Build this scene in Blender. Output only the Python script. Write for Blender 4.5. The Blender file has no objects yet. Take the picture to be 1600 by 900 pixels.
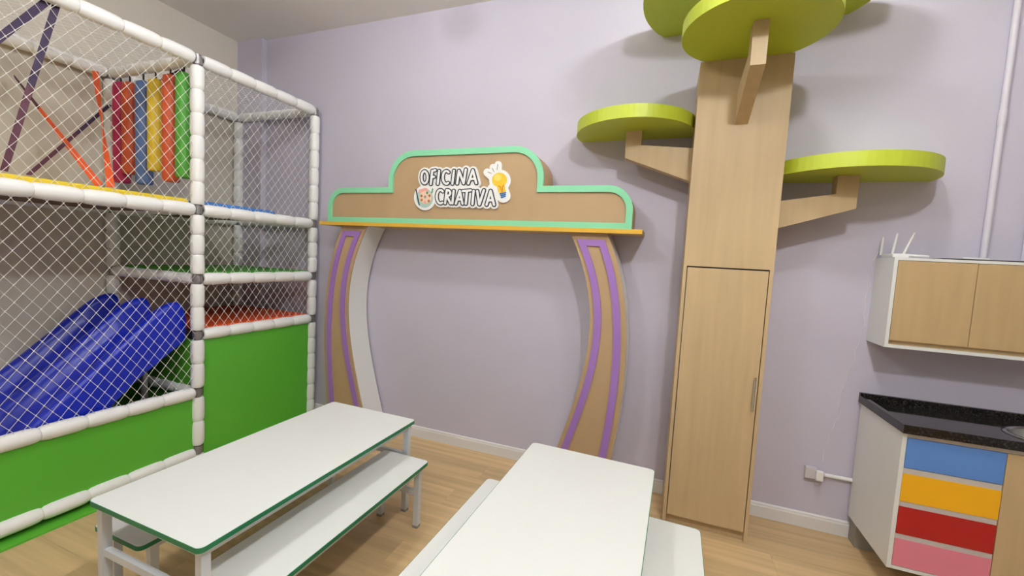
import bpy, bmesh, math, random
import numpy as np
from mathutils import Vector, Matrix
random.seed(7)
S = bpy.context.scene
COL = S.collection
# ------------------------------------------------------------------ camera
F_PX, YAW, PITCH, ROLL, CAM_H = 647.04, -.3523, -.0726, .0545, 1.55
def _axes():
    cy, sy, cp, sp = math.cos(YAW), math.sin(YAW), math.cos(PITCH), math.sin(PITCH)
    f = Vector((sy*cp, cy*cp, sp)); r = Vector((cy, -sy, 0)); u = r.cross(f)
    return math.cos(ROLL)*r+math.sin(ROLL)*u, -math.sin(ROLL)*r+math.cos(ROLL)*u, f
_r, _u, _f = _axes()
cam_d = bpy.data.cameras.new('camera'); cam = bpy.data.objects.new('camera', cam_d); COL.objects.link(cam)
cam_d.sensor_width = 36; cam_d.lens = F_PX/1600*36; cam_d.clip_start = .05
cam.matrix_world = Matrix(((_r.x, _u.x, -_f.x, 0), (_r.y, _u.y, -_f.y, 0), (_r.z, _u.z, -_f.z, CAM_H), (0, 0, 0, 1)))
S.camera = cam
# ------------------------------------------------------------------ world, exposure
w = bpy.data.worlds.new('world'); S.world = w; w.use_nodes = True
w.node_tree.nodes['Background'].inputs[0].default_value = (.9, .93, 1, 1)
w.node_tree.nodes['Background'].inputs[1].default_value = .3
S.view_settings.view_transform = 'Standard'; S.view_settings.look = 'None'
S.view_settings.exposure = 0.18; S.view_settings.gamma = 1; S.view_settings.use_curve_mapping = False
LAMP_COL = (.95, .98, 1.0)
LAMPS = [  # x, y, radiance : unseen ceiling lamps, four read off the light, last two added
    (.45, 1.6, 135), (.5, .25, 330), (-1.6, 1.6, 65), (-1.6, .0, 160), (-.6, -1.7, 50), (2.2, -.6, 15)]
# ------------------------------------------------------------------ room numbers
D = 2.9435; XL = -3.975; XR = 3.0; YF = -3.0; ZC = 3.452
# ------------------------------------------------------------------ materials
def lin(c):
    return tuple(((v/255)/12.92 if v/255 <= .04045 else ((v/255+.055)/1.055)**2.4) for v in c)+(1,)
MATS = {}
def mat(name, rgb, rough=.5, bump=0, bscale=200, var=0, vscale=3, metal=0, spec=.5, rnd=0, stretch=(1, 1, 1), sheen=0, coat=0):
    m = bpy.data.materials.new(name); m.use_nodes = True; nt = m.node_tree; b = nt.nodes['Principled BSDF']
    b.inputs['Roughness'].default_value = rough; b.inputs['Metallic'].default_value = metal
    b.inputs['Specular IOR Level'].default_value = spec
    if coat: b.inputs['Coat Weight'].default_value = coat; b.inputs['Coat Roughness'].default_value = .15
    c = lin(rgb); b.inputs['Base Color'].default_value = c
    tc = nt.nodes.new('ShaderNodeTexCoord'); mp = nt.nodes.new('ShaderNodeMapping'); mp.inputs['Scale'].default_value = stretch
    nt.links.new(tc.outputs['Object'], mp.inputs[0])
    col = None
    if var:
        n = nt.nodes.new('ShaderNodeTexNoise'); n.inputs['Scale'].default_value = vscale; n.inputs['Detail'].default_value = 5
        r = nt.nodes.new('ShaderNodeMapRange'); r.inputs[1].default_value = .3; r.inputs[2].default_value = .7; r.inputs[3].default_value = 1-var; r.inputs[4].default_value = 1+var
        nt.links.new(mp.outputs[0], n.inputs['Vector']); nt.links.new(n.outputs['Fac'], r.inputs[0])
        h = nt.nodes.new('ShaderNodeHueSaturation'); h.inputs['Color'].default_value = c
        nt.links.new(r.outputs[0], h.inputs['Value'])
        if rnd:
            oi = nt.nodes.new('ShaderNodeObjectInfo'); r2 = nt.nodes.new('ShaderNodeMapRange')
            r2.inputs[3].default_value = 1-rnd; r2.inputs[4].default_value = 1+rnd
            mu = nt.nodes.new('ShaderNodeMath'); mu.operation = 'MULTIPLY'
            nt.links.new(oi.outputs['Random'], r2.inputs[0]); nt.links.new(r2.outputs[0], mu.inputs[0]); nt.links.new(r.outputs[0], mu.inputs[1])
            nt.links.new(mu.outputs[0], h.inputs['Value'])
            ad = nt.nodes.new('ShaderNodeVectorMath'); ad.operation = 'MULTIPLY_ADD'; ad.inputs[1].default_value = (37, 23, 11)
            cb = nt.nodes.new('ShaderNodeCombineXYZ')
            for i in range(3): nt.links.new(oi.outputs['Random'], cb.inputs[i])
            nt.links.new(cb.outputs[0], ad.inputs[0]); nt.links.new(mp.outputs[0], ad.inputs[2]); nt.links.new(ad.outputs[0], n.inputs['Vector'])
        nt.links.new(h.outputs[0], b.inputs['Base Color'])
    if bump:
        n2 = nt.nodes.new('ShaderNodeTexNoise'); n2.inputs['Scale'].default_value = bscale; n2.inputs['Detail'].default_value = 3
        bp = nt.nodes.new('ShaderNodeBump'); bp.inputs['Strength'].default_value = bump; bp.inputs['Distance'].default_value = .002
        nt.links.new(mp.outputs[0], n2.inputs['Vector']); nt.links.new(n2.outputs['Fac'], bp.inputs['Height']); nt.links.new(bp.outputs[0], b.inputs['Normal'])
    MATS[name] = m; return m
def granite():
    m = mat('granite', (20, 19, 20), .07, spec=.5); nt = m.node_tree; b = nt.nodes['Principled BSDF']
    tc = nt.nodes.new('ShaderNodeTexCoord'); v = nt.nodes.new('ShaderNodeTexVoronoi'); v.inputs['Scale'].default_value = 160
    cr = nt.nodes.new('ShaderNodeValToRGB'); cr.color_ramp.elements[0].color = lin((15, 14, 15)); cr.color_ramp.elements[1].color = lin((70, 62, 58))
    cr.color_ramp.elements[0].position = .55; cr.color_ramp.elements[1].position = .95
    nt.links.new(tc.outputs['Object'], v.inputs['Vector']); nt.links.new(v.outputs['Color'], cr.inputs[0]); nt.links.new(cr.outputs[0], b.inputs['Base Color'])
granite()
mat('lavender', (200, 194, 209), .75, bump=.25, bscale=90, var=.02, vscale=2)
mat('cream_wall', (214, 206, 194), .8, bump=.25, bscale=90, var=.02, vscale=2)
mat('ceiling_paint', (238, 234, 229), .85, var=.01)
mat('rear_wall', (186, 182, 178), .8)
mat('white_trim', (226, 223, 222), .45)
mat('oak_plank', (200, 170, 126), .42, var=.17, vscale=2.0, rnd=.09, stretch=(.45, 11, 11), bump=.08, bscale=14)
mat('subfloor', (165, 135, 95), .8)
mat('maple', (194, 168, 128), .5, var=.06, vscale=3, stretch=(9, 9, .6), bump=.06, bscale=20)
mat('maple_h', (190, 162, 118), .5, var=.05, vscale=3, stretch=(9, 9, .7))
mat('mdf', (184, 154, 116), .6, var=.03, vscale=6)
mat('mint', (140, 218, 172), .5)
mat('yellow_edge', (226, 178, 60), .5)
mat('purple_trim', (160, 118, 190), .5)
mat('white_laminate', (228, 228, 224), .35)
mat('table_laminate', (230, 231, 228), .38, bump=.04, bscale=500)
mat('green_edge', (30, 128, 84), .4)
mat('white_steel', (214, 218, 222), .35)
mat('rubber', (150, 145, 135), .7)
mat('lime', (184, 197, 52), .45)
mat('foam_white', (246, 245, 243), .45, bump=.2, bscale=60)
mat('steel', (150, 146, 146), .4, metal=.6)
mat('cord', (232, 229, 222), .7)
mat('vinyl_green', (92, 180, 54), .42, bump=.1, bscale=25)
mat('mat_yellow', (235, 205, 40), .5); mat('mat_blue', (70, 128, 200), .5); mat('mat_green', (60, 150, 30), .5); mat('mat_orange', (228, 88, 40), .5)
mat('platform_wood', (128, 104, 84), .7)
mat('slide_blue', (18, 42, 182), .32, bump=.03, bscale=40)
mat('roll_magenta', (190, 40, 90), .5); mat('roll_rust', (205, 84, 38), .5); mat('roll_blue', (92, 120, 175), .5)
mat('roll_yellow', (232, 200, 50), .5); mat('roll_orange', (222, 96, 52), .5); mat('roll_green', (84, 170, 58), .5)
mat('strap_purple', (48, 26, 66), .6); mat('strap_orange', (240, 96, 44), .6); mat('strap_plum', (88, 42, 62), .6)
mat('drawer_blue', (92, 140, 212), .4); mat('drawer_yellow', (246, 182, 24), .4); mat('drawer_red', (176, 24, 24), .4); mat('drawer_pink', (226, 132, 152), .4)
mat('pull_grey', (196, 190, 186), .4)
mat('chrome', (205, 205, 205), .2, metal=1)
mat('black', (18, 18, 20), .5)
mat('white_plastic', (234, 232, 230), .35)
mat('grey_plastic', (206, 202, 206), .4)
mat('logo_white', (244, 243, 240), .4); mat('logo_dark', (30, 42, 54), .5); mat('logo_grey', (150, 155, 150), .5)
mat('logo_bulb', (240, 200, 50), .4); mat('logo_bulb_hi', (250, 224, 110), .4); mat('logo_orange', (214, 120, 40), .5); mat('logo_blue', (60, 112, 170), .5)
mat('logo_teal', (178, 208, 198), .5); mat('logo_peach', (240, 206, 180), .5); mat('logo_pink', (236, 170, 156), .5); mat('logo_brown', (170, 110, 60), .5); mat('logo_green', (90, 150, 120), .5)
def emis(name, rgb, s):
    m = bpy.data.materials.new(name); m.use_nodes = True; b = m.node_tree.nodes['Principled BSDF']
    b.inputs['Base Color'].default_value = (.8, .8, .8, 1); b.inputs['Emission Color'].default_value = rgb+(1,); b.inputs['Emission Strength'].default_value = s
    MATS[name] = m
# ------------------------------------------------------------------ mesh helpers
class MB:
    def __init__(s): s.v = []; s.f = []; s.mi = []; s.sm = []; s.mats = []
    def _m(s, m):
        if m not in s.mats: s.mats.append(m)
        return s.mats.index(m)
    def add(s, vs, fs, m, smooth=False):
        o = len(s.v); s.v += [tuple(v) for v in vs]; k = s._m(m)
        for f in fs: s.f.append([i+o for i in f]); s.mi.append(k); s.sm.append(smooth)
        return s
    def box(s, a, b, m, bev=0):
        if bev:
            bm = bmesh.new(); bmesh.ops.create_cube(bm, size=1)
            for v in bm.verts: v.co = Vector([(a[i]+b[i])/2+v.co[i]*(b[i]-a[i]) for i in range(3)])
            bmesh.ops.bevel(bm, geom=list(bm.edges), offset=bev, segments=2, affect='EDGES', profile=.5)
            bm.verts.index_update(); s.add([v.co for v in bm.verts], [[v.index for v in f.verts] for f in bm.faces], m); bm.free(); return s
        x0, y0, z0 = a; x1, y1, z1 = b
        return s.add([(x0, y0, z0), (x1, y0, z0), (x1, y1, z0), (x0, y1, z0), (x0, y0, z1), (x1, y0, z1), (x1, y1, z1), (x0, y1, z1)],
                     [(0, 3, 2, 1), (4, 5, 6, 7), (0, 1, 5, 4), (1, 2, 6, 5), (2, 3, 7, 6), (3, 0, 4, 7)], m)
    def prism(s, poly, ax, lo, hi, m, mside=None):
        """poly: 2D points in the plane normal to ax ('x': (y,z), 'y': (x,z), 'z': (x,y))"""
        def P(p, t): return {'x': (t, p[0], p[1]), 'y': (p[0], t, p[1]), 'z': (p[0], p[1], t)}[ax]
        n = len(poly); vs = [P(p, lo) for p in poly]+[P(p, hi) for p in poly]
        area = sum(poly[i][0]*poly[(i+1) % n][1]-poly[(i+1) % n][0]*poly[i][1] for i in range(n))
        flip = (area > 0) != (ax == 'y')
        a = list(range(n)); b = [i+n for i in a]
        if flip: caps = [a[::-1], b]; sd = [(i, (i+1) % n, (i+1) % n+n, i+n) for i in range(n)]
        else: caps = [a, b[::-1]]; sd = [(i, i+n, (i+1) % n+n, (i+1) % n) for i in range(n)]
        o = len(s.v); s.v += vs
        for f in caps: s.f.append([i+o for i in f]); s.mi.append(s._m(m)); s.sm.append(False)
        for f in sd: s.f.append([i+o for i in f]); s.mi.append(s._m(mside or m)); s.sm.append(False)
        return s
    def tube(s, pts, r, m, n=10, caps=True, smooth=True):
        pts = [Vector(p) for p in pts]; rs = r if isinstance(r, (list, tuple)) else [r]*len(pts)
        vs = []; fs = []; t0 = (pts[1]-pts[0]).normalized()
        up = Vector((0, 0, 1)) if abs(t0.z) < .9 else Vector((1, 0, 0))
        a = t0.cross(up).normalized()
        for i, p in enumerate(pts):
            t = (pts[min(i+1, len(pts)-1)]-pts[max(i-1, 0)]).normalized()
            a = (a-t*a.dot(t)).normalized(); b = t.cross(a)
            for k in range(n):
                th = 2*math.pi*k/n; vs.append(p+(a*math.cos(th)+b*math.sin(th))*rs[i])
        for i in range(len(pts)-1):
            for k in range(n): fs.append((i*n+k, i*n+(k+1) % n, (i+1)*n+(k+1) % n, (i+1)*n+k))
        s.add(vs, fs, m, smooth)
        if caps:
            s.add(vs[:n], [list(range(n))[::-1]], m); s.add(vs[-n:], [list(range(n))], m)
        return s
    def mesh(s, name):
        me = bpy.data.meshes.new(name); me.from_pydata(s.v, [], s.f)
        for m in s.mats: me.materials.append(MATS[m])
        me.polygons.foreach_set('material_index', s.mi); me.polygons.foreach_set('use_smooth', s.sm); me.update()
        return me
OFF = {}
def link(name, me, parent=None, loc=(0, 0, 0), rot=None):
    o = bpy.data.objects.new(name, me); COL.objects.link(o)
    if parent: o.parent = parent
    o.location = loc
    if rot is not None: o.rotation_mode = 'QUATERNION'; o.rotation_quaternion = rot
    return o
def build(mb, name, parent=None, origin=None):
    """vertices are written in the coordinates of the thing (or the room when there is no parent)"""
    if parent is not None: base = Vector(OFF.get(parent.name, (0, 0, 0)))
    else: base = Vector(origin or (0, 0, 0))
    mb.v = [tuple(Vector(v)-base) for v in mb.v]
    o = link(name, mb.mesh(name), parent, (0, 0, 0) if parent else base)
    OFF[o.name] = tuple(base)
    return o
def thing(name, label, cat, loc, group=None):
    """Empty at the base; its parts are written in room coordinates"""
    o = link(name, None, None, loc); OFF[o.name] = tuple(loc); tag(o, label, cat, group); o.empty_display_size = .1
    return o
def tag(o, label=None, cat=None, group=None, kind=None):
    if label: o['label'] = label
    if cat: o['category'] = cat
    if group: o['group'] = group
    if kind: o['kind'] = kind
    return o
def copy_tree(o, parent=None):
    c = o.copy(); COL.objects.link(c); c.parent = parent
    for ch in list(o.children): copy_tree(ch, c)
    return c
def rrect(x0, x1, y0, y1, r, n=5):
    p = []
    for cx, cy, a in ((x1-r, y0+r, -90), (x1-r, y1-r, 0), (x0+r, y1-r, 90), (x0+r, y0+r, 180)):
        for i in range(n+1):
            t = math.radians(a+90*i/n); p.append((cx+r*math.cos(t), cy+r*math.sin(t)))
    return p
# ------------------------------------------------------------------ room shell
def structure(name, mb): o = build(mb, name); o['kind'] = 'structure'; return o
T = .12
structure('wall_back', MB().box((XL-T, D, -.05), (XR+T, D+T, ZC+.1), 'lavender'))
structure('wall_left', MB().box((XL-T, YF-T, -.05), (XL, D, ZC+.1), 'cream_wall'))
structure('wall_right', MB().box((XR, YF-T, -.05), (XR+T, D, ZC+.1), 'rear_wall'))
structure('wall_front', MB().box((XL, YF-T, -.05), (XR, YF, ZC+.1), 'rear_wall'))
structure('ceiling', MB().box((XL, YF, ZC), (XR, D, ZC+.1), 'ceiling_paint'))
structure('trim_1', MB().box((XL, D-.05, 0), (-3.655, D, ZC), 'lavender'))
floor = structure('floor', MB().box((XL, YF, -.05), (XR, D, -.008), 'subfloor'))
pw, pl, gap = .185, 1.25, .0004
pme = MB().box((-pl/2+gap, -pw/2+gap, -.008), (pl/2-gap, pw/2-gap, 0), 'oak_plank').mesh('plank')
row = 0; y = D-.013
while y > YF:
    x = XL+random.uniform(.2, pl)-pl
    while x < XR:
        a, b = max(x, XL), min(x+pl, XR)
        if b-a > .05:
            y0 = max(y-pw, YF)
            if b-a < pl-.01 or y0 > y-pw+.01:
                me = MB().box((-(b-a)/2+gap, -(y-y0)/2+gap, -.008), ((b-a)/2-gap, (y-y0)/2-gap, 0), 'oak_plank').mesh('plank')
            else: me = pme
            link('plank', me, floor, ((a+b)/2, (y+y0)/2, 0))
        x += pl
    y -= pw; row += 1
def baseboard(name, x0, x1):
    prof = [(D, 0), (D-.014, 0), (D-.014, .07), (D-.011, .078), (D-.011, .086), (D-.006, .092), (D, .092)]
    structure(name, MB().prism(prof, 'x', x0, x1, 'white_trim'))
baseboard('baseboard_back', -3.65, .094)
baseboard('baseboard_right', .551, XR)
# ------------------------------------------------------------------ ceiling lamps (unseen, out of the frame; bowls dropped on stems to brighten the ceiling)
for i, (x, y, wt) in enumerate(LAMPS):
    t = thing('ceiling_lamp', 'unseen ceiling lamp, its opal bowl on an added short stem, %s' % ['above the tree cabinet', 'above the right table', 'above the archway', 'above the left table', 'behind the camera', 'by the right wall'][i], 'ceiling lamp', (x, y, ZC), 'round ceiling lamps')
    m = MB(); m.tube([(x, y, ZC-.001), (x, y, ZC-.018), (x, y, ZC-.02), (x, y, ZC-.085)], [.06, .06, .012, .012], 'white_trim', 20, smooth=False); build(m, 'stem', t)
    emis('lamp_glass_%d' % i, LAMP_COL, wt)
    m = MB(); m.tube([(x, y, ZC-.08), (x, y, ZC-.09), (x, y, ZC-.12), (x, y, ZC-.15), (x, y, ZC-.19), (x, y, ZC-.21)], [.03, .06, .086, .092, .07, .02], 'lamp_glass_%d' % i, 20); build(m, 'glass_bowl', t)
# ------------------------------------------------------------------ tree cabinet
TX0, TX1, TY = .0955, .5497, 2.605
def tree():
    t = thing('tree_cabinet', 'tall maple tree-shaped cabinet with lime green round leaves against the lavender wall', 'cabinet', (.32, 2.77, 0))
    yb = D-.016; ZT = 2.70
    m = MB(); m.box((TX0, TY, 0), (TX0+.018, yb, ZT), 'maple'); build(m, 'side_panel', t)
    m = MB(); m.box((TX1-.018, TY, 0), (TX1, yb, ZT), 'maple'); build(m, 'side_panel', t)
    build(MB().box((TX0+.018, TY, 1.560), (TX1-.018, TY+.018, ZT), 'maple'), 'upper_panel', t)
    build(MB().box((TX0+.018, TY+.02, ZT-.018), (TX1-.018, yb, ZT), 'maple'), 'top_panel', t)
    build(MB().box((TX0+.018, TY+.03, 0), (TX1-.018, TY+.045, .055), 'maple'), 'kick_board', t)
    build(MB().box((TX0+.018, TY+.03, .055), (TX1-.018, yb, .07), 'maple'), 'bottom_panel', t)
    build(MB().box((TX0+.018, TY+.022, 1.545), (TX1-.018, yb-.01, 1.563), 'black'), 'divider', t)
    d = build(MB().box((TX0+.0225, TY, .06), (TX1-.0225, TY+.018, 1.552), 'maple'), 'door', t)
    h = MB(); hx = TX1-.042
    h.tube([(hx, TY-.028, .775), (hx, TY-.028, .965)], .006, 'chrome', 8)
    for z in (.80, .94): h.tube([(hx, TY-.028, z), (hx, TY, z)], .004, 'chrome', 6)
    build(h, 'handle', d)
    # branches
    def branch(poly, y0): build(MB().prism(poly, 'y', y0, y0+.07, 'maple'), 'branch', t)
    branch([(TX0, 2.066), (-.295, 2.217), (-.300, 2.382), (-.203, 2.382), (-.203, 2.292), (TX0, 2.262)], 2.735)
    branch([(TX1, 1.790), (.927, 1.912), (.930, 2.088), (.832, 2.088), (.832, 1.990), (TX1, 1.948)], 2.735)
    build(MB().prism([(TY, 2.345), (2.235, 2.50), (2.235, 2.70), (2.325, 2.70), (2.325, 2.585), (TY, 2.53)], 'x', .294, .358, 'maple'), 'branch', t)
    # stem that carries the crown leaf
    build(MB().box((.25, 2.68, ZT), (.43, yb, 3.03), 'maple'), 'crown_stem', t)
    def leaf(cx, cy, r, z, th, xmin=-9, xmax=9, n=72):
        pts = []
        ymax = D-.001
        for k in range(n):
            a = 2*math.pi*k/n; p = [cx+r*math.cos(a), cy+r*math.sin(a)]
            if p[1] > ymax:   # cut straight where the leaf meets the wall
                p = [min(max(p[0], cx-math.sqrt(r*r-(ymax-cy)**2)), cx+math.sqrt(r*r-(ymax-cy)**2)), ymax]
            p[0] = min(max(p[0], xmin), xmax)
            if not pts or (abs(p[0]-pts[-1][0])+abs(p[1]-pts[-1][1])) > 1e-4: pts.append(p)
        build(MB().prism(pts, 'z', z, z+th, 'lime'), 'leaf', t)
    leaf(-.262, 2.853, .368, 2.383, .075, xmax=TX0-.001)
    leaf(.908, 2.918, .409, 2.089, .075, xmin=TX1+.001)
    leaf(.322, 2.345, .335, 2.701, .07)
    leaf(.364, 2.60, .602, 3.031, .07)
tree()
# ------------------------------------------------------------------ archway
CX = -1.427; YA = 2.70
def arch():
    t = thing('archway', 'tan wooden portal with curved legs, mint bordered header and a white logo on top', 'archway', (CX, 2.82, 0))
    yb = D-.001
    def outline(b):
        hw, zb, zs, bw, zt, ro, rb = 1.207-b, 1.765+b, 2.038-b, .617-b, 2.307-b, .155-b, .215-b
        P = [(-hw, zb), (hw, zb)]
        def arc(cx, cz, r, a0, a1, n=10):
            for i in range(n+1):
                a = math.radians(a0+(a1-a0)*i/n); P.append((cx+r*math.cos(a), cz+r*math.sin(a)))
        arc(hw-ro, zs-ro, ro, 0, 90); P.append((bw, zs)); arc(bw-rb, zt-rb, rb, 0, 90)
        arc(-bw+rb, zt-rb, rb, 90, 180); P.append((-bw, zs)); arc(-hw+ro, zs-ro, ro, 90, 180)
        return [(CX+x, z) for x, z in P]
    hd = build(MB().prism(outline(0), 'y', YA, yb, 'mdf'), 'header', t)
    o, i = outline(-.001), outline(.040); n = len(o); m = MB()
    y0, y1 = YA-.012, YA+.006
    vs = [(p[0], y0, p[1]) for p in o]+[(p[0], y0, p[1]) for p in i]+[(p[0], y1, p[1]) for p in o]+[(p[0], y1, p[1]) for p in i]
    fs = []
    for k in range(n):
        j = (k+1) % n; fs += [(k, j, n+j, n+k), (k, 2*n+k, 2*n+j, j), (n+k, n+j, 3*n+j, 3*n+k)]
    build(m.add(vs, fs, 'mint'), 'border', hd)
    sh = build(MB().box((-2.695, 2.662, 1.738), (-.152, yb, 1.7645), 'mdf'), 'shelf', t)
    build(MB().box((-2.695, 2.6595, 1.7375), (-.152, 2.662, 1.765), 'yellow_edge'), 'yellow_edging', sh)
    zo = [1.74, 1.65, 1.55, 1.4, 1.25, 1.1, .95, .8, .65, .5, .35, .2, 0]; xo = [1.058, 1.10, 1.14, 1.18, 1.207, 1.223, 1.231, 1.230, 1.222, 1.210, 1.195, 1.178, 1.15]
    zi = [1.738, 1.56, 1.45, 1.35, 1.25, 1.15, 1.05, .95, .85, .75, .65, .55, .45, .35, .28, .15, 0]; xi = [.818, .905, .94, .963, .977, .987, .989, .984, .969, .948, .925, .900, .872, .846, .826, .782, .730]
    po, pi = np.polyfit(zo, xo, 5), np.polyfit(zi, xi, 5)
    fo = lambda z: float(np.polyval(po, z)); fi = lambda z: float(np.polyval(pi, z))
    Z = np.linspace(0, 1.7375, 30)
    for sg in (-1, 1):
        def strip(a, b, y0, y1, z0=0, z1=1.7375, m='mdf', n=30):
            Zs = np.linspace(z0, z1, n)
            poly = [(CX+sg*a(z), float(z)) for z in Zs]+[(CX+sg*b(z), float(z)) for z in Zs[::-1]]
            return poly
        def sheet(fa, fb, y0, y1, mm, z0=0, z1=1.7375, mb=None):
            mb = mb or MB(); Zs = np.linspace(z0, z1, 34); vs = []; fs = []
            for z in Zs:
                for (q, yy) in ((fa, y0), (fb, y0), (fb, y1), (fa, y1)): vs.append((CX+sg*q(z), yy, float(z)))
            for k in range(len(Zs)-1):
                for c in range(4):
                    d = (c+1) % 4; f = (4*k+c, 4*k+d, 4*k+4+d, 4*k+4+c); fs.append(f if sg > 0 else f[::-1])
            e = len(vs)-4; fs += [(3, 2, 1, 0), (e, e+1, e+2, e+3)] if sg > 0 else [(0, 1, 2, 3), (e+3, e+2, e+1, e)]
            return mb.add(vs, fs, mm)
        yb2 = D-.016
        lg = build(sheet(lambda z: fi(z)+.012, lambda z: fo(z)-.012, YA+.012, yb2, 'mdf', mb=sheet(fi, fo, YA, YA+.012, 'mdf')), 'leg', t)
        build(sheet(fi, lambda z: fi(z)+.012, YA+.0125, yb2, 'white_laminate'), 'inner_side', lg)
        build(sheet(lambda z: fo(z)-.012, fo, YA+.0125, yb2, 'white_laminate'), 'outer_side', lg)
        tr = MB(); y0, y1 = YA-.010, YA
        sheet(lambda z: fi(z)+.028, lambda z: fi(z)+.074, y0, y1, 'purple_trim', 0, 1.695, tr)
        sheet(lambda z: fo(z)-.080, lambda z: fo(z)-.034, y0, y1, 'purple_trim', 0, 1.695, tr)
        sheet(lambda z: fi(z)+.074, lambda z: fo(z)-.080, y0, y1, 'purple_trim', 1.655, 1.695, tr)
        build(tr, 'purple_trim', lg)
    # ---- logo plaque: drawn in its own units, x right, y down, 1 unit = .00073 m
    U = LOGO_U; ox, oz = LOGO_O
    def P(x, y): return (ox+x*U[0]+y*U[1], oz+x*U[2]+y*U[3])
    cnt = [0]
    def disc(mb, x, y, rx, ry, y0, y1, mm, n=24, rot=0):
        cnt[0] += 1; y0 = y0-(cnt[0] % 250)*1.2e-5
        pts = []
        for k in range(n):
            a = 2*math.pi*k/n; dx, dy = rx*math.cos(a), ry*math.sin(a); c, s = math.cos(rot), math.sin(rot)
            pts.append(P(x+dx*c-dy*s, y+dx*s+dy*c))
        mb.prism(pts, 'y', y0, y1, mm)
    def stroke(mb, pts, wd, y0, y1, mm):
        for (x0, yy0), (x1, yy1) in zip(pts[:-1], pts[1:]):
            cnt[0] += 1; yq = y0-(cnt[0] % 250)*1.2e-5
            l = math.hypot(x1-x0, yy1-yy0) or 1; nx, ny = -(yy1-yy0)/l*wd/2, (x1-x0)/l*wd/2
            mb.prism([P(x0+nx, yy0+ny), P(x1+nx, yy1+ny), P(x1-nx, yy1-ny), P(x0-nx, yy0-ny)], 'y', yq, y1, mm)
        for x, yy in pts: disc(mb, x, yy, wd/2, wd/2, y0, y1, mm, 12)
    def arcp(cx, cy, rx, ry, a0, a1, n=9): return [(cx+rx*math.cos(math.radians(a0+(a1-a0)*i/n)), cy+ry*math.sin(math.radians(a0+(a1-a0)*i/n))) for i in range(n+1)]
    L = [
     [arcp(427, 445, 34, 66, 0, 360, 16)],
     [[(512, 375), (495, 518)], [(512, 378), (546, 370)], [(504, 446), (532, 440)]],
     [[(588, 378), (571, 516)]],
     [arcp(664, 448, 38, 68, -50, -300, 12)],
     [[(745, 378), (728, 516)]],
     [[(778, 514), (797, 380)], [(797, 380), (845, 512)], [(845, 512), (868, 368)]],
     [[(893, 514), (940, 376)], [(940, 376), (975, 510)], [(912, 468), (962, 464)]],
     [arcp(600, 652, 40, 72, -50, -300, 12)],
     [[(668, 585), (650, 722)], [(668, 582)]+arcp(678, 612, 28, 30, -80, 90, 6)+[(664, 645)], [(672, 648), (708, 722)]],
     [[(742, 588), (728, 722)]],
     [[(764, 724), (806, 590)], [(806, 590), (834, 724)], [(780, 680), (826, 676)]],
     [[(836, 592), (918, 584)], [(880, 590), (868, 724)]],
     [[(948, 590), (936, 726)]],
     [[(984, 590), (1006, 728)], [(1006, 728), (1052, 582)]],
     [[(1078, 730), (1118, 588)], [(1118, 588), (1152, 730)], [(1094, 686), (1142, 682)]],
    ]
    b = MB(); ya = YA-.010; yf = YA-.0005
    for ss in L:
        for s in ss: stroke(b, s, 84, ya, yf, 'logo_white')
    disc(b, 425, 665, 122, 135, ya, yf, 'logo_white', 36); disc(b, 664, 448, 40, 50, ya, yf, 'logo_white', 16); disc(b, 600, 652, 40, 50, ya, yf, 'logo_white', 16)
    stroke(b, [(560, 560), (960, 560)], 80, ya, yf, 'logo_white'); stroke(b, [(420, 520), (600, 700)], 90, ya, yf, 'logo_white')
    disc(b, 1205, 485, 104, 112, ya, yf, 'logo_white', 36); stroke(b, [(1215, 560), (1240, 640)], 136, ya, yf, 'logo_white')
    stroke(b, [(1150, 460), (1085, 402)], 84, ya, yf, 'logo_white'); stroke(b, [(1180, 420), (1140, 350)], 70, ya, yf, 'logo_white'); stroke(b, [(1190, 420), (1188, 322)], 68, ya, yf, 'logo_white')
    stroke(b, [(1130, 560), (1160, 620)], 90, ya, yf, 'logo_white')
    plq = build(b, 'logo_plaque', t); ya -= .0033
    for ss in L:
        m = MB()
        cnt[0] = 0
        for s in ss: stroke(m, s, 46, ya-.0010-.0001*(len(OFF) % 2), ya, 'logo_dark')
        cnt[0] = 0
        for s in ss: stroke(m, s, 23, ya-.0026, ya-.0005, 'logo_white')
        build(m, 'letter', plq)
    m = MB(); y2, y3, y4, y5 = ya-.0004, ya-.0014, ya-.0024, ya-.0034; cnt[0] = 0
    disc(m, 1203, 478, 72, 72, y2, ya, 'logo_bulb', 30); stroke(m, [(1212, 520), (1228, 590)], 74, y2, ya, 'logo_bulb'); disc(m, 1186, 455, 36, 34, y3, y2, 'logo_bulb_hi', 20)
    stroke(m, [(1194, 540), (1214, 548), (1222, 600)], 8, y3, y2, 'logo_orange'); stroke(m, [(1246, 530), (1232, 552), (1234, 600)], 8, y3, y2, 'logo_orange')
    for k in range(3): stroke(m, [(1212+k*6, 618+k*18), (1262-k*2, 606+k*18)], 15, y3, ya, 'logo_blue')
    build(m, 'light_bulb_print', plq)
    m = MB(); cnt[0] = 0
    for s in ([(1090, 398), (1124, 412)], [(1132, 360), (1150, 396)], [(1186, 322), (1180, 374)]): stroke(m, s, 7, y2, ya, 'logo_grey')
    build(m, 'bulb_rays_print', plq)
    m = MB(); cnt[0] = 0
    disc(m, 425, 668, 92, 104, y2, ya, 'logo_teal', 32); stroke(m, [(330, 575), (366, 745)], 9, y5, ya, 'logo_dark'); stroke(m, [(516, 570), (506, 612)], 12, y5, ya, 'logo_green')
    stroke(m, [(380, 596), (440, 582)], 44, y3, y2, 'logo_pink'); disc(m, 438, 662, 68, 70, y4, y2, 'logo_peach', 28)
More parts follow.
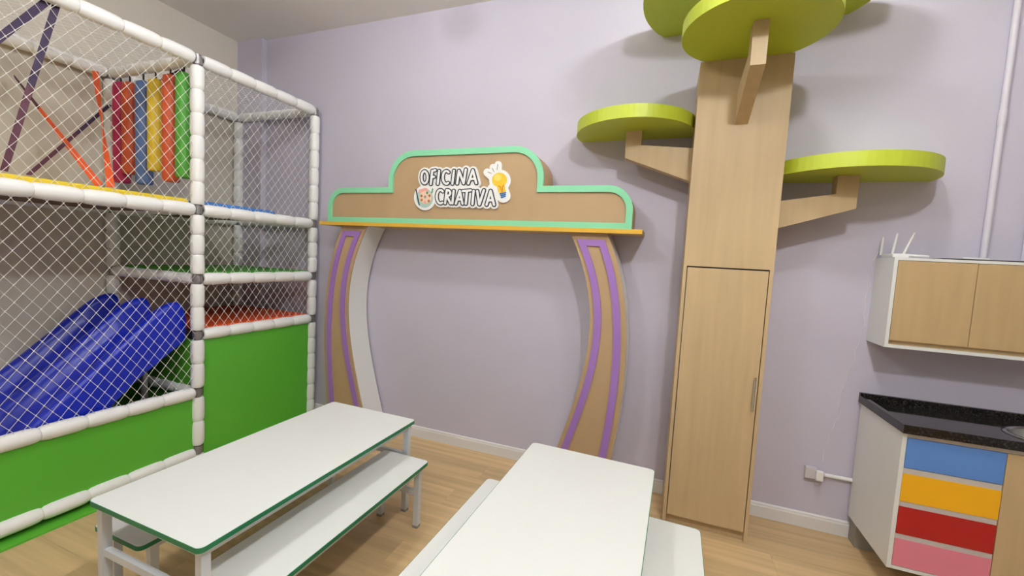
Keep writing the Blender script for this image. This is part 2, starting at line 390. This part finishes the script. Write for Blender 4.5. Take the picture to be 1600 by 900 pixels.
    for x, yy, mm in ((392, 646, 'logo_brown'), (394, 690, 'logo_orange'), (456, 612, 'logo_green'), (482, 642, 'logo_brown'), (474, 700, 'logo_brown'), (432, 656, 'logo_grey'), (430, 712, 'logo_pink')):
        disc(m, x, yy, 12, 15, y5, y4, mm, 12)
    build(m, 'palette_print', plq)
LOGO_U = (.000772, .000035, -.0000057, -.00068); LOGO_O = (-2.0688, 2.4137)
arch()
# ------------------------------------------------------------------ tables and benches
def furniture(name, label, cat, w, l, h, loc, rz, inset, leg, stretch_z, rr, group):
    t = thing(name, label, cat, loc, group); t.rotation_euler = (0, 0, rz); OFF[t.name] = (0, 0, 0)
    top = build(MB().prism(rrect(-w/2+.002, w/2-.002, -l/2+.002, l/2-.002, rr), 'z', h-.0185, h, 'table_laminate'), 'top', t)
    o, i = rrect(-w/2, w/2, -l/2, l/2, rr+.002), rrect(-w/2+.002, w/2-.002, -l/2+.002, l/2-.002, rr); n = len(o)
    z0, z1 = h-.0185, h-.0005
    vs = [(p[0], p[1], z0) for p in o]+[(p[0], p[1], z1) for p in o]+[(p[0], p[1], z1) for p in i]+[(p[0], p[1], z0) for p in i]
    fs = []
    for k in range(n):
        j = (k+1) % n; fs += [(k, j, n+j, n+k), (n+k, n+j, 2*n+j, 2*n+k), (3*n+k, 3*n+j, j, k)]
    build(MB().add(vs, fs, 'green_edge'), 'edge_banding', top)
    lx, ly = w/2-inset, l/2-inset-(.03 if h < .5 else 0); r = leg/2
    for sx in (-1, 1):
        for sy in (-1, 1):
            g = build(MB().box((sx*lx-r, sy*ly-r, .012), (sx*lx+r, sy*ly+r, h-.0186), 'white_steel'), 'leg', t)
            build(MB().box((sx*lx-r-.001, sy*ly-r-.001, 0), (sx*lx+r+.001, sy*ly+r+.001, .014), 'rubber'), 'foot_cap', g)
        build(MB().box((sx*lx-r*.7, -ly+r, h-.0186-leg), (sx*lx+r*.7, ly-r, h-.0187), 'white_steel'), 'rail', t)
    for sy in (-1, 1):
        build(MB().box((-lx+r, sy*ly-r*.7, stretch_z-leg*.45), (lx-r, sy*ly+r*.7, stretch_z+leg*.45), 'white_steel'), 'stretcher', t)
        build(MB().box((-lx+r, sy*ly-r*.7, h-.0186-leg), (lx-r, sy*ly+r*.7, h-.0187), 'white_steel'), 'rail', t)
    return t
TG, BG = 'white tables with green edges', 'white benches with green edges'
TBL = dict(w=.633, l=1.223, h=.555, inset=.035, leg=.031, stretch_z=.345, rr=.022, group=TG)
BEN = dict(w=.31, l=1.07, h=.365, inset=.032, leg=.03, stretch_z=.20, rr=.022, group=BG)
furniture('play_table', 'long white table with green edge standing nearest the netted playground', 'table', loc=(-1.651, 1.4714, 0), rz=-.0095, **TBL)
furniture('play_table', 'long white table at the bottom centre of the photo, in front of the tree cabinet', 'table', loc=(-.310, 1.4957, 0), rz=-.032, **TBL)
furniture('bench', 'white bench on the playground side of the left table, mostly hidden under it', 'bench', loc=(-1.957, 1.474, 0), rz=-.0095, **BEN)
furniture('bench', 'white bench with green edge between the two tables, beside the left table', 'bench', loc=(-1.344, 1.474, 0), rz=-.0095, **BEN)
furniture('bench', 'white bench on the left side of the right table, showing only a thin strip', 'bench', loc=(-.672, 1.468, 0), rz=-.032, **dict(BEN, l=1.035))
furniture('bench', 'white bench on the right side of the right table, near the tree cabinet door', 'bench', loc=(.072, 1.475, 0), rz=-.02, **BEN)
# ------------------------------------------------------------------ playground frame
XF, XB, Y0, Y1, Y2 = -2.98, -3.925, .90, 1.897, 2.872
ZT_, ZM, ZG, ZO, ZL, ZB = 2.735, 1.757, 1.290, .905, .505, .075
def pad_mesh(l, r):
    n = 12; prof = [(0, .80), (.06, .93), (.2, 1.0), (.5, 1.015), (.8, 1.0), (.94, .93), (1, .80)]
    vs = []; fs = []
    for a, b in prof:
        for k in range(n):
            t = 2*math.pi*k/n; vs.append((r*b*math.cos(t), r*b*math.sin(t), (a-.5)*l))
    for i in range(len(prof)-1):
        for k in range(n): fs.append((i*n+k, i*n+(k+1) % n, (i+1)*n+(k+1) % n, (i+1)*n+k))
    m = MB(); m.add(vs, fs, 'foam_white', True); e = len(vs)-n
    m.add(vs[:n], [list(range(n))[::-1]], 'foam_white'); m.add(vs[e:], [list(range(n))], 'foam_white')
    return m.mesh('foam_pad')
PADS = {}
def member(t, name, a, b, r, joints, seg=.19):
    """steel tube from a to b with foam pads between the clamps at the given distances along it"""
    a, b = Vector(a), Vector(b); d = b-a; L = d.length; u = d/L
    o = build(MB().tube([a, b], .021, 'steel', 10), name, t); base = Vector(OFF[t.name]); OFF[o.name] = tuple(base)
    q = u.to_track_quat('Z', 'Y')
    edges = [0]+sorted(joints)+[L]; spans = []
    for k in range(len(edges)-1):
        s0 = edges[k]+(.035 if (k > 0 or edges[0] in joints) else 0); s1 = edges[k+1]-(.035 if k+1 < len(edges)-1 else 0)
        if s1-s0 > .04: spans.append((s0, s1))
    for s0, s1 in spans:
        n = max(1, round((s1-s0)/seg)); l = (s1-s0)/n
        for i in range(n):
            key = (round(l, 3), r)
            if key not in PADS: PADS[key] = pad_mesh(key[0]-.001, r)
            c = a+u*(s0+l*(i+.5))
            link('foam_pad', PADS[key], o, c-base, q)
    for j in joints:
        c = a+u*j; build(MB().tube([c-u*.024, c+u*.024], .029, 'steel', 12), 'clamp', o)
    return o
def net(t, origin, eu, ev, lu, lv, pitch=.062, r=.00125, asp=1.36):
    """diamond mesh net in the rectangle origin + u*eu + v*ev"""
    origin, eu, ev = Vector(origin), Vector(eu), Vector(ev)*asp; lv /= asp; m = MB(); nrm = eu.cross(ev).normalized()
    def cord(p, q, off):
        a = origin+eu*p[0]+ev*p[1]+nrm*off; b = origin+eu*q[0]+ev*q[1]+nrm*off
        m.tube([a, b], r, 'cord', 4, caps=False)
    for sgn in (1, -1):
        # lines v = sgn*u + c
        c = -lu if sgn > 0 else 0
        lo, hi = (-lu, lv) if sgn > 0 else (0, lu+lv)
        k = math.ceil(lo/pitch); 
        while k*pitch < hi:
            c = k*pitch+pitch*.13; pts = []
            for u_ in (0, lu):
                v_ = sgn*u_+c
                if 0 <= v_ <= lv: pts.append((u_, v_))
            for v_ in (0, lv):
                u_ = sgn*(v_-c)
                if 0 < u_ < lu: pts.append((u_, v_))
            if len(pts) >= 2 and math.dist(pts[0], pts[1]) > .01: cord(pts[0], pts[1], 0)
            k += 1
    # knots
    c13 = pitch*.13; s = .0040
    for i in range(-int(lu/pitch)-2, int(lv/pitch)+3):
        for j in range(0, int((lu+lv)/pitch)+3):
            c1 = i*pitch+c13; c2 = j*pitch+c13; u_ = (c2-c1)/2; v_ = (c1+c2)/2
            if .01 < u_ < lu-.01 and .01 < v_ < lv-.01:
                p = origin+eu*u_+ev*v_
                vs = [p+eu*s, p+ev*s, p-eu*s, p-ev*s, p+nrm*s, p-nrm*s]
                m.add(vs, [(0, 1, 4), (1, 2, 4), (2, 3, 4), (3, 0, 4), (1, 0, 5), (2, 1, 5), (3, 2, 5), (0, 3, 5)], 'cord')
    return build(m, 'net', t)
def playground():
    t = thing('playground_frame', 'tall white padded playground frame with diamond nets and bright green panels', 'playground', (XF, Y1, 0))
    RP, RB = .040, .042
    allz = [ZB, ZL, ZM]; 
    J = {(XF, Y0): [ZL, ZM], (XF, Y1): [ZB+.02, ZL, ZO, ZG, ZM], (XF, Y2): [ZO, ZG, ZM], (XB, Y0): [ZM], (XB, Y1): [ZL, ZG, ZM], (XB, Y2): [ZO, ZG, ZM]}
    for (x, y), js in J.items(): member(t, 'post', (x, y, .012), (x, y, ZT_+.03), RP, [j-.012 for j in js]+[ZT_-.012-.01], .155)
    g = .03
    def beamY(x, ya, yb, z, r=RB): member(t, 'beam', (x, ya+g, z), (x, yb-g, z), r, [], .19)
    def beamX(y, z, r=.038): member(t, 'beam', (XB+g, y, z), (XF-g, y, z), r, [], .19)
    for z in (ZB, ZL, ZM, ZT_): beamY(XF, Y0, Y1, z)
    for z in (ZO, ZG, ZM, ZT_): beamY(XF, Y1, Y2, z)
    for z in (ZM, ZT_): beamY(XB, Y0, Y1, z)
    for z in (ZG, ZM, ZT_): beamY(XB, Y1, Y2, z)
    for z in (ZL, ZG, ZM, ZT_): beamX(Y1, z)
    for z in (ZM, ZT_): beamX(Y0, z); beamX(Y2, z)
    # vinyl panels
    def panel(a, b): build(MB().box(a, b, 'vinyl_green'), 'vinyl_panel', t)
    panel((XF-.006, Y0+.03, ZB+.02), (XF+.006, Y1-.03, ZL-.02))
    panel((XF-.006, Y1+.035, .012), (XF+.006, Y2-.035, ZO-.02))
    panel((XB+.03, Y1-.006, .012), (XF-.035, Y1+.006, ZO-.04))
    # platforms: boards with coloured mats on top
    def plat(ya, yb, z, mm, yb2=None):
        o = build(MB().box((XB+.045, ya+.045, z-.02), (XF-.045, yb2 or yb-.045, z+.012), 'platform_wood'), 'platform', t)
        build(MB().box((XB+.045, ya+.04, z+.0125), (XF-.018, yb2 or yb-.04, z+(.066 if z == ZM else .048)), mm, .010), 'mat', o)
    plat(Y0, Y1, ZM, 'mat_yellow'); plat(Y1, Y2, ZM, 'mat_blue', 2.505); plat(Y1, Y2, ZG, 'mat_green'); plat(Y1, Y2, ZO, 'mat_orange')
    # nets
    Yv, Zv, Xv = (0, 1, 0), (0, 0, 1), (1, 0, 0)
    for ya, yb, za, zb in ((Y0, Y1, ZL, ZM), (Y0, Y1, ZM, ZT_), (Y1, Y2, ZO, ZG), (Y1, Y2, ZG, ZM), (Y1, Y2, ZM, ZT_)):
        net(t, (XF+.012, ya+.02, za+.01), Yv, Zv, yb-ya-.04, zb-za-.02)
    for ya, yb in ((Y0, Y1), (Y1, Y2)):
        net(t, (XB+.02, ya+.02, ZT_+.012), Xv, Yv, XF-XB-.04, yb-ya-.04, r=.001)
playground()
tag(build(MB().box((XL+.005, .6, 0), (XF+.085, D-.06, .011), 'vinyl_green'), 'floor_mat'), 'thin green mat lying on the floor under the playground', 'floor mat')
# slide
def slide():
    R = [-3.09, -3.455, -3.82]; W_ = .04
    Ys = [.57, .75, .9, 1.1, 1.264, 1.375, 1.577, 1.687, 1.74, 1.80, 1.845, 1.860, 1.868]
    Zs = [.21, .24, .34, .52, .668, .768, .962, 1.066, 1.108, 1.130, 1.128, 1.10, 1.05]
    def ztop(y_): return float(np.interp(y_, Ys, Zs))
    n_w = 7; vs = []; fs = []
    path = list(np.linspace(1.868, 1.6, 19))+list(np.linspace(1.58, .55, 30))
    for y_ in path:
        zt = ztop(y_); zl = min(.965, ztop(min(y_, 1.66))-.15); zl = max(.06, zl); bot = max(.014, float(np.interp(y_, [.9, 1.43, 1.59, 1.868], [.014, .505, .66, .865]))); sec = []
        def wall(c): return [(c+W_*math.cos(math.radians(a)), zt-W_+W_*math.sin(math.radians(a))) for a in range(0, 181, 30)]
        sec += [(R[0]+W_*.8, bot)]+wall(R[0])
        for k in range(2):
            a, b = R[k]-W_, R[k+1]+W_; h = max(.01, (zt-zl)*.35)
            sec += [(a-.012, zl+h), (a-.05, zl+.012), ((a+b)/2, zl), (b+.05, zl+.012), (b+.012, zl+h)]+wall(R[k+1])
        sec += [(R[2]-W_*.8, bot)]; n = len(sec)
        vs += [(x_, float(y_), z_) for x_, z_ in sec]
    for i in range(len(path)-1):
        for k in range(n-1): fs.append((i*n+k, i*n+k+1, (i+1)*n+k+1, (i+1)*n+k))
        fs.append((i*n+n-1, i*n, (i+1)*n, (i+1)*n+n-1))
    fs.append(list(range(n))[::-1]); e = (len(path)-1)*n; fs.append([e+k for k in range(n)])
    root = thing('slide', 'blue plastic double slide behind the net, going down to the left', 'slide', (-3.455, 1.1, .012))
    o = build(MB().add(vs, fs, 'slide_blue', True), 'slide_body', root)
    me = o.data; bm = bmesh.new(); bm.from_mesh(me); bmesh.ops.recalc_face_normals(bm, faces=bm.faces); bm.to_mesh(me); bm.free()
    es = o.modifiers.new('es', 'EDGE_SPLIT'); es.split_angle = math.radians(45)
    for x_ in (-3.2, -3.71):
        build(MB().tube([(x_, 1.70, .012), (x_, 1.70, .72)], .02, 'steel', 8), 'support_leg', root)
slide()
# hanging foam rolls
RL = [(-3.801, 2.665, 1.945, 'roll_magenta', 'crimson', 'leftmost in the hanging row, beside the rust one'), (-3.695, 2.655, 2.005, 'roll_rust', 'rust red', 'between the crimson and the blue ones'),
      (-3.541, 2.650, 1.930, 'roll_blue', 'dusty blue', 'third in the hanging row'), (-3.406, 2.650, 2.018, 'roll_yellow', 'yellow', 'between the blue and orange ones'),
      (-3.249, 2.665, 1.945, 'roll_orange', 'bright orange', 'between the yellow and the green ones'), (-3.110, 2.665, 1.968, 'roll_green', 'green', 'right next to the white post')]
for i, (x, z1, z0, mm, cn, wh) in enumerate(RL):
    yy = Y1
    t = thing('foam_roll', '%s padded roll hanging inside the playground, %s' % (cn, wh), 'foam roll', (x, yy, z0), 'hanging foam rolls')
    m = MB(); m.tube([(x, yy, z0), (x, yy, z0+.006), (x, yy, z0+.02), (x, yy, (z0+z1)/2), (x, yy, z1-.05), (x, yy, z1-.015), (x, yy, z1)], [.040, .048, .050, .049, .047, .040, .015], mm, 16); build(m, 'body', t)
    m = MB(); m.tube([(x, yy, z1-.005), (x, yy, ZT_-.039)], .006, 'black', 6); build(m, 'hanging_cord', t)
# elastic straps
def strap(label, a, b, w0, w1, mats, twist):
    a, b = Vector(a), Vector(b); d = (b-a).normalized(); view = Vector((0, 0, 1.55))
    n = 16; vs = []; fs = []; m = MB()
    side0 = d.cross(Vector((.88, -.43, -.15)).normalized()).normalized()
    for i in range(n+1):
        s = i/n; p = a.lerp(b, s); ang = twist[0]+(twist[1]-twist[0])*s
        sd = Matrix.Rotation(ang, 3, d) @ side0; nr = d.cross(sd); ww = (w0+(w1-w0)*s)/2
        vs += [p+sd*ww+nr*.002, p-sd*ww+nr*.002, p-sd*ww-nr*.002, p+sd*ww-nr*.002]
    for k, mm in enumerate(mats):
        i0, i1 = n*k//len(mats), n*(k+1)//len(mats); fs = []
        for i in range(i0, i1):
            for c in range(4): fs.append((4*i+c, 4*i+4+c, 4*i+4+(c+1) % 4, 4*i+(c+1) % 4))
        if k == 0: fs.append((0, 1, 2, 3))
        if k == len(mats)-1: fs.append((4*n+3, 4*n+2, 4*n+1, 4*n))
        m.add(vs, fs, mm)
    o = build(m, 'elastic_strap', None, tuple(b)); tag(o, label, 'strap', 'elastic straps in the playground')
strap('dark purple strap running steeply from the top beam down to the yellow mat', (-3.0, 1.234, 2.703), (-3.03, 1.046, 1.835), .028, .025, ['strap_purple', 'strap_plum'], (0, .2))
strap('short dark purple strap in the top left corner of the photo', (-3.0, 1.204, 2.71), (-3.0, .955, 2.315), .030, .030, ['strap_purple'], (0, 0))
strap('thin dark plum strap running from behind the crimson foam roll down to the yellow mat', (-3.88, 1.868, 2.50), (-3.05, 1.137, 1.836), .020, .018, ['strap_purple', 'strap_plum'], (.3, .6))
strap('short thin purple strap at the top of the hanging foam rolls', (-3.22, 1.955, 2.72), (-3.49, 1.955, 2.655), .022, .02, ['strap_purple'], (.4, .4))
strap('orange strap slanting from the upper left wall side down to the right', (-3.88, 1.397, 2.505), (-3.04, 1.41, 1.832), .016, .036, ['strap_plum', 'strap_orange', 'strap_orange'], (1.2, 0))
strap('nearly upright orange strap left of the crimson foam roll', (-3.87, 1.785, 2.70), (-3.04, 1.462, 1.832), .034, .034, ['strap_orange'], (0, 3.0))
# ------------------------------------------------------------------ kitchen
CX0, CX1, CYF = 1.121, 2.70, 2.4708
def kitchen():
    t = thing('base_cabinet', 'white kitchen base cabinet with four coloured drawers under the black counter', 'cabinet', (1.9, 2.7, .14))
    yb = D-.016; zt = .8215
    m = MB(); m.box((CX0, CYF, .142), (CX0+.018, yb, zt), 'white_laminate'); build(m, 'side_panel', t)
    m = MB(); m.box((CX1-.018, CYF, .142), (CX1, yb, zt), 'white_laminate'); build(m, 'side_panel', t)
    build(MB().box((CX0+.018, CYF, .142), (CX1-.018, yb, .158), 'white_laminate'), 'bottom_panel', t)
    build(MB().box((CX0+.018, yb-.008, .158), (CX1-.018, yb, zt-.12), 'white_laminate'), 'back_panel', t)
    build(MB().box((CX0+.018, CYF+.001, .800), (CX1-.018, CYF+.02, zt), 'pull_grey'), 'top_rail', t)
    build(MB().box((1.497, CYF+.02, .158), (1.513, yb-.01, .80), 'white_laminate'), 'partition', t)
    x0, x1 = CX0+.020, 1.494
    for z0, z1, mm, cn in ((.652, .797, 'drawer_blue', 'sky blue drawer front'), (.485, .622, 'drawer_yellow', 'golden yellow drawer front'), (.322, .459, 'drawer_red', 'deep red drawer front'), (.161, .297, 'drawer_pink', 'pink drawer front')):
        d = build(MB().box((x0, CYF+.001, z0), (x1, CYF+.019, z1), mm), 'drawer', t); d['label'] = cn
        if z0 < .64: build(MB().box((x0, CYF+.003, z1), (x1, CYF+.016, z1+.027), 'pull_grey'), 'finger_pull', d)
    for k in range(3):
        a = 1.497+k*.395; d = build(MB().box((a, CYF+.001, .161), (min(a+.392, CX1-.02), CYF+.019, .797), 'maple'), 'door', t)
    build(MB().box((CX0+.012, 2.84, 0), (CX1-.012, D-.02, .1415), 'rubber'), 'plinth', t)
    # worktop with a sink cut-out
    c = thing('worktop', 'black granite worktop with backsplash over the coloured drawers', 'worktop', (1.9, 2.7, .822))
    X0, X1, YA_, YB_ = CX0-.008, CX1+.008, 2.452, D-.002; za, zb = .822, .838
    sx, sy, ra, rb = 1.855, 2.665, .235, .165; n = 48
    outer = []; inner = []
    angs = sorted([2*math.pi*k/n for k in range(n)]+[math.atan2(y_-sy, x_-sx) % (2*math.pi) for x_ in (X0, X1) for y_ in (YA_, YB_)])
    for a in angs:
        ca, sa = math.cos(a), math.sin(a)
        tt = min([(X1-sx)/ca if ca > 1e-9 else 9, (X0-sx)/ca if ca < -1e-9 else 9, (YB_-sy)/sa if sa > 1e-9 else 9, (YA_-sy)/sa if sa < -1e-9 else 9])
        outer.append((sx+ca*tt, sy+sa*tt)); inner.append((sx+ra*ca, sy+rb*sa))
    N = len(angs); vs = [(p[0], p[1], z) for z, P_ in ((zb, outer), (zb, inner), (za, inner), (za, outer)) for p in P_]; fs = []
    for k in range(N):
        j = (k+1) % N
        for q in range(4):
            r_ = (q+1) % 4; fs.append((q*N+k, q*N+j, r_*N+j, r_*N+k))
    build(MB().add(vs, fs, 'granite'), 'slab', c)
    m = MB(); m.box((X0, YB_-.02, zb), (X1, YB_, .880), 'granite'); build(m, 'backsplash', c)
    m = MB(); m.box((X0, YA_, zb), (X0+.022, YB_-.02, .864), 'granite'); m.box((X0+.022, YA_, zb), (X1, YA_+.022, .864), 'granite'); build(m, 'raised_lip', c)
    s = MB(); vs = []; fs = []; prof = [(1.10, zb+.0005), (1.10, zb+.004), (1.0, zb+.005), (.97, zb-.01), (.90, zb-.12), (.75, zb-.14), (.05, zb-.143)]
    for f_, z in prof:
        for k in range(n): vs.append((sx+ra*f_*math.cos(2*math.pi*k/n), sy+rb*f_*math.sin(2*math.pi*k/n), z))
    for i in range(len(prof)-1):
        for k in range(n): fs.append((i*n+k, i*n+(k+1) % n, (i+1)*n+(k+1) % n, (i+1)*n+k))
    fs.append([(len(prof)-1)*n+k for k in range(n)])
    o = build(s.add(vs, fs, 'chrome', True), 'sink', None, (sx, sy, zb)); tag(o, 'oval stainless steel sink set into the black worktop', 'sink')
    # wall cabinet
    u = thing('wall_cabinet', 'white wall cabinet with maple doors hanging above the black worktop', 'cabinet', (1.9, 2.84, 1.186))
    a0, a1, yf, yb = 1.117, 2.70, 2.734, D-.001; z0, z1 = 1.186, 1.662
    build(MB().box((a0, yf, z0), (a0+.016, yb, z1), 'white_laminate'), 'side_panel', u)
    build(MB().box((a1-.016, yf, z0), (a1, yb, z1), 'white_laminate'), 'side_panel', u)
    build(MB().box((a0+.016, yf, z1-.014), (a1-.016, yb, z1), 'white_laminate'), 'top_panel', u)
    build(MB().box((a0+.016, yf, z0), (a1-.016, yb, z0+.016), 'white_laminate'), 'bottom_panel', u)
    build(MB().box((a0+.016, yb-.008, z0+.016), (a1-.016, yb, z1-.014), 'white_laminate'), 'back_panel', u)
    build(MB().box((a0+.016, yf+.022, z0+.016), (a1-.016, yf+.034, z0+.04), 'maple_h'), 'pull_strip', u)
    ds = [a0+.0175, 1.452, 1.785, 2.12, 2.42, a1-.0175]
    for p, q in zip(ds[:-1], ds[1:]): build(MB().box((p+.0015, yf+.002, z0+.040), (q-.0015, yf+.02, z1-.016), 'maple_h'), 'door', u)
    # router
    r = thing('router', 'small white wireless router with upright antennas on the wall cabinet', 'router', (1.17, 2.82, z1))
    build(MB().box((1.125, 2.775, z1), (1.195, 2.90, z1+.022), 'white_plastic', .006), 'body', r)
    for a, b in (((1.118, 2.895, z1+.015), (1.122, 2.90, z1+.115)), ((1.130, 2.80, z1+.015), (1.142, 2.795, z1+.130)), ((1.178, 2.80, z1+.018), (1.212, 2.795, z1+.135)), ((1.185, 2.79, z1+.016), (1.275, 2.775, z1+.012))):
        va, vb = Vector(a), Vector(b); build(MB().tube([va, va.lerp(vb, .15), va.lerp(vb, .8), vb], [.005, .0065, .006, .0045], 'white_plastic', 8), 'antenna', r)
    tag(build(MB().box((1.33, 2.77, z1), (1.78, 2.91, z1+.007), 'black', .002), 'flat_folder', None, (1.55, 2.84, z1)), 'dark flat folder lying on top of the wall cabinet', 'folder')
    tag(build(MB().box((1.42, 2.79, z1+.0072), (1.52, 2.85, z1+.016), 'white_plastic', .002), 'paper_pad', None, (1.47, 2.82, z1+.0072)), 'small white pad lying on the dark folder', 'paper')
kitchen()
# ------------------------------------------------------------------ pipes, socket, cable
def pipe(x, r, zc, label):
    t = thing('conduit_pipe', label, 'pipe', (x, D-r-.001, 1.664))
    yy = D-r-.003
    build(MB().tube([(x, yy, 1.664), (x, yy, ZC-.001)], r, 'lav_pipe', 14), 'tube', t)
    if zc: build(MB().tube([(x, yy, zc-.04), (x, yy, zc-.035), (x, yy, zc+.035), (x, yy, zc+.04)], [r+.001, r+.0025, r+.0025, r+.001], 'lav_pipe', 14), 'coupling', t)
mat('lav_pipe', (216, 210, 222), .5)
pipe(1.566, .0145, 2.41, 'lavender painted vertical conduit with a coupling, above the wall cabinet')
pipe(1.730, .018, 0, 'lavender painted vertical pipe at the right edge of the photo')
s = thing('wall_socket', 'white surface socket box low on the wall beside the base cabinet', 'socket', (.93, D, .352))
build(MB().box((.885, D-.03, .318), (.945, D-.001, .388), 'grey_plastic', .004), 'box', s)
build(MB().box((.934, D-.055, .322), (.972, D-.03, .382), 'white_plastic', .006), 'cover', s)
build(MB().tube([(.945, D-.018, .352), (.985, D-.018, .352)], .014, 'grey_plastic', 10), 'connector', s)
build(MB().tube([(.985, D-.014, .352), (1.24, D-.014, .352)], .0115, 'white_plastic', 12), 'conduit', s)
pts = [(1.118, D-.012, 1.70), (1.098, D-.006, 1.62), (1.100, D-.004, 1.52), (1.088, D-.004, 1.40), (1.094, D-.004, 1.30), (1.080, D-.004, 1.18), (1.066, D-.004, 1.07), (1.040, D-.004, .93), (1.026, D-.004, .80), (1.030, D-.004, .72), (1.0, D-.004, .64), (.985, D-.004, .55), (.965, D-.004, .40)]
P2 = []
for i in range(len(pts)-1):
    for k in range(5):
        s_ = k/5; a, b = Vector(pts[i]), Vector(pts[i+1]); p = a.lerp(b, s_); p.x += .004*math.sin((i*5+k)*1.3); P2.append(p)
tag(build(MB().tube(P2, .0013, 'white_plastic', 5), 'thin_cable', None, (1.05, D, .4)), 'thin white cable hanging down the wall from the router', 'cable')
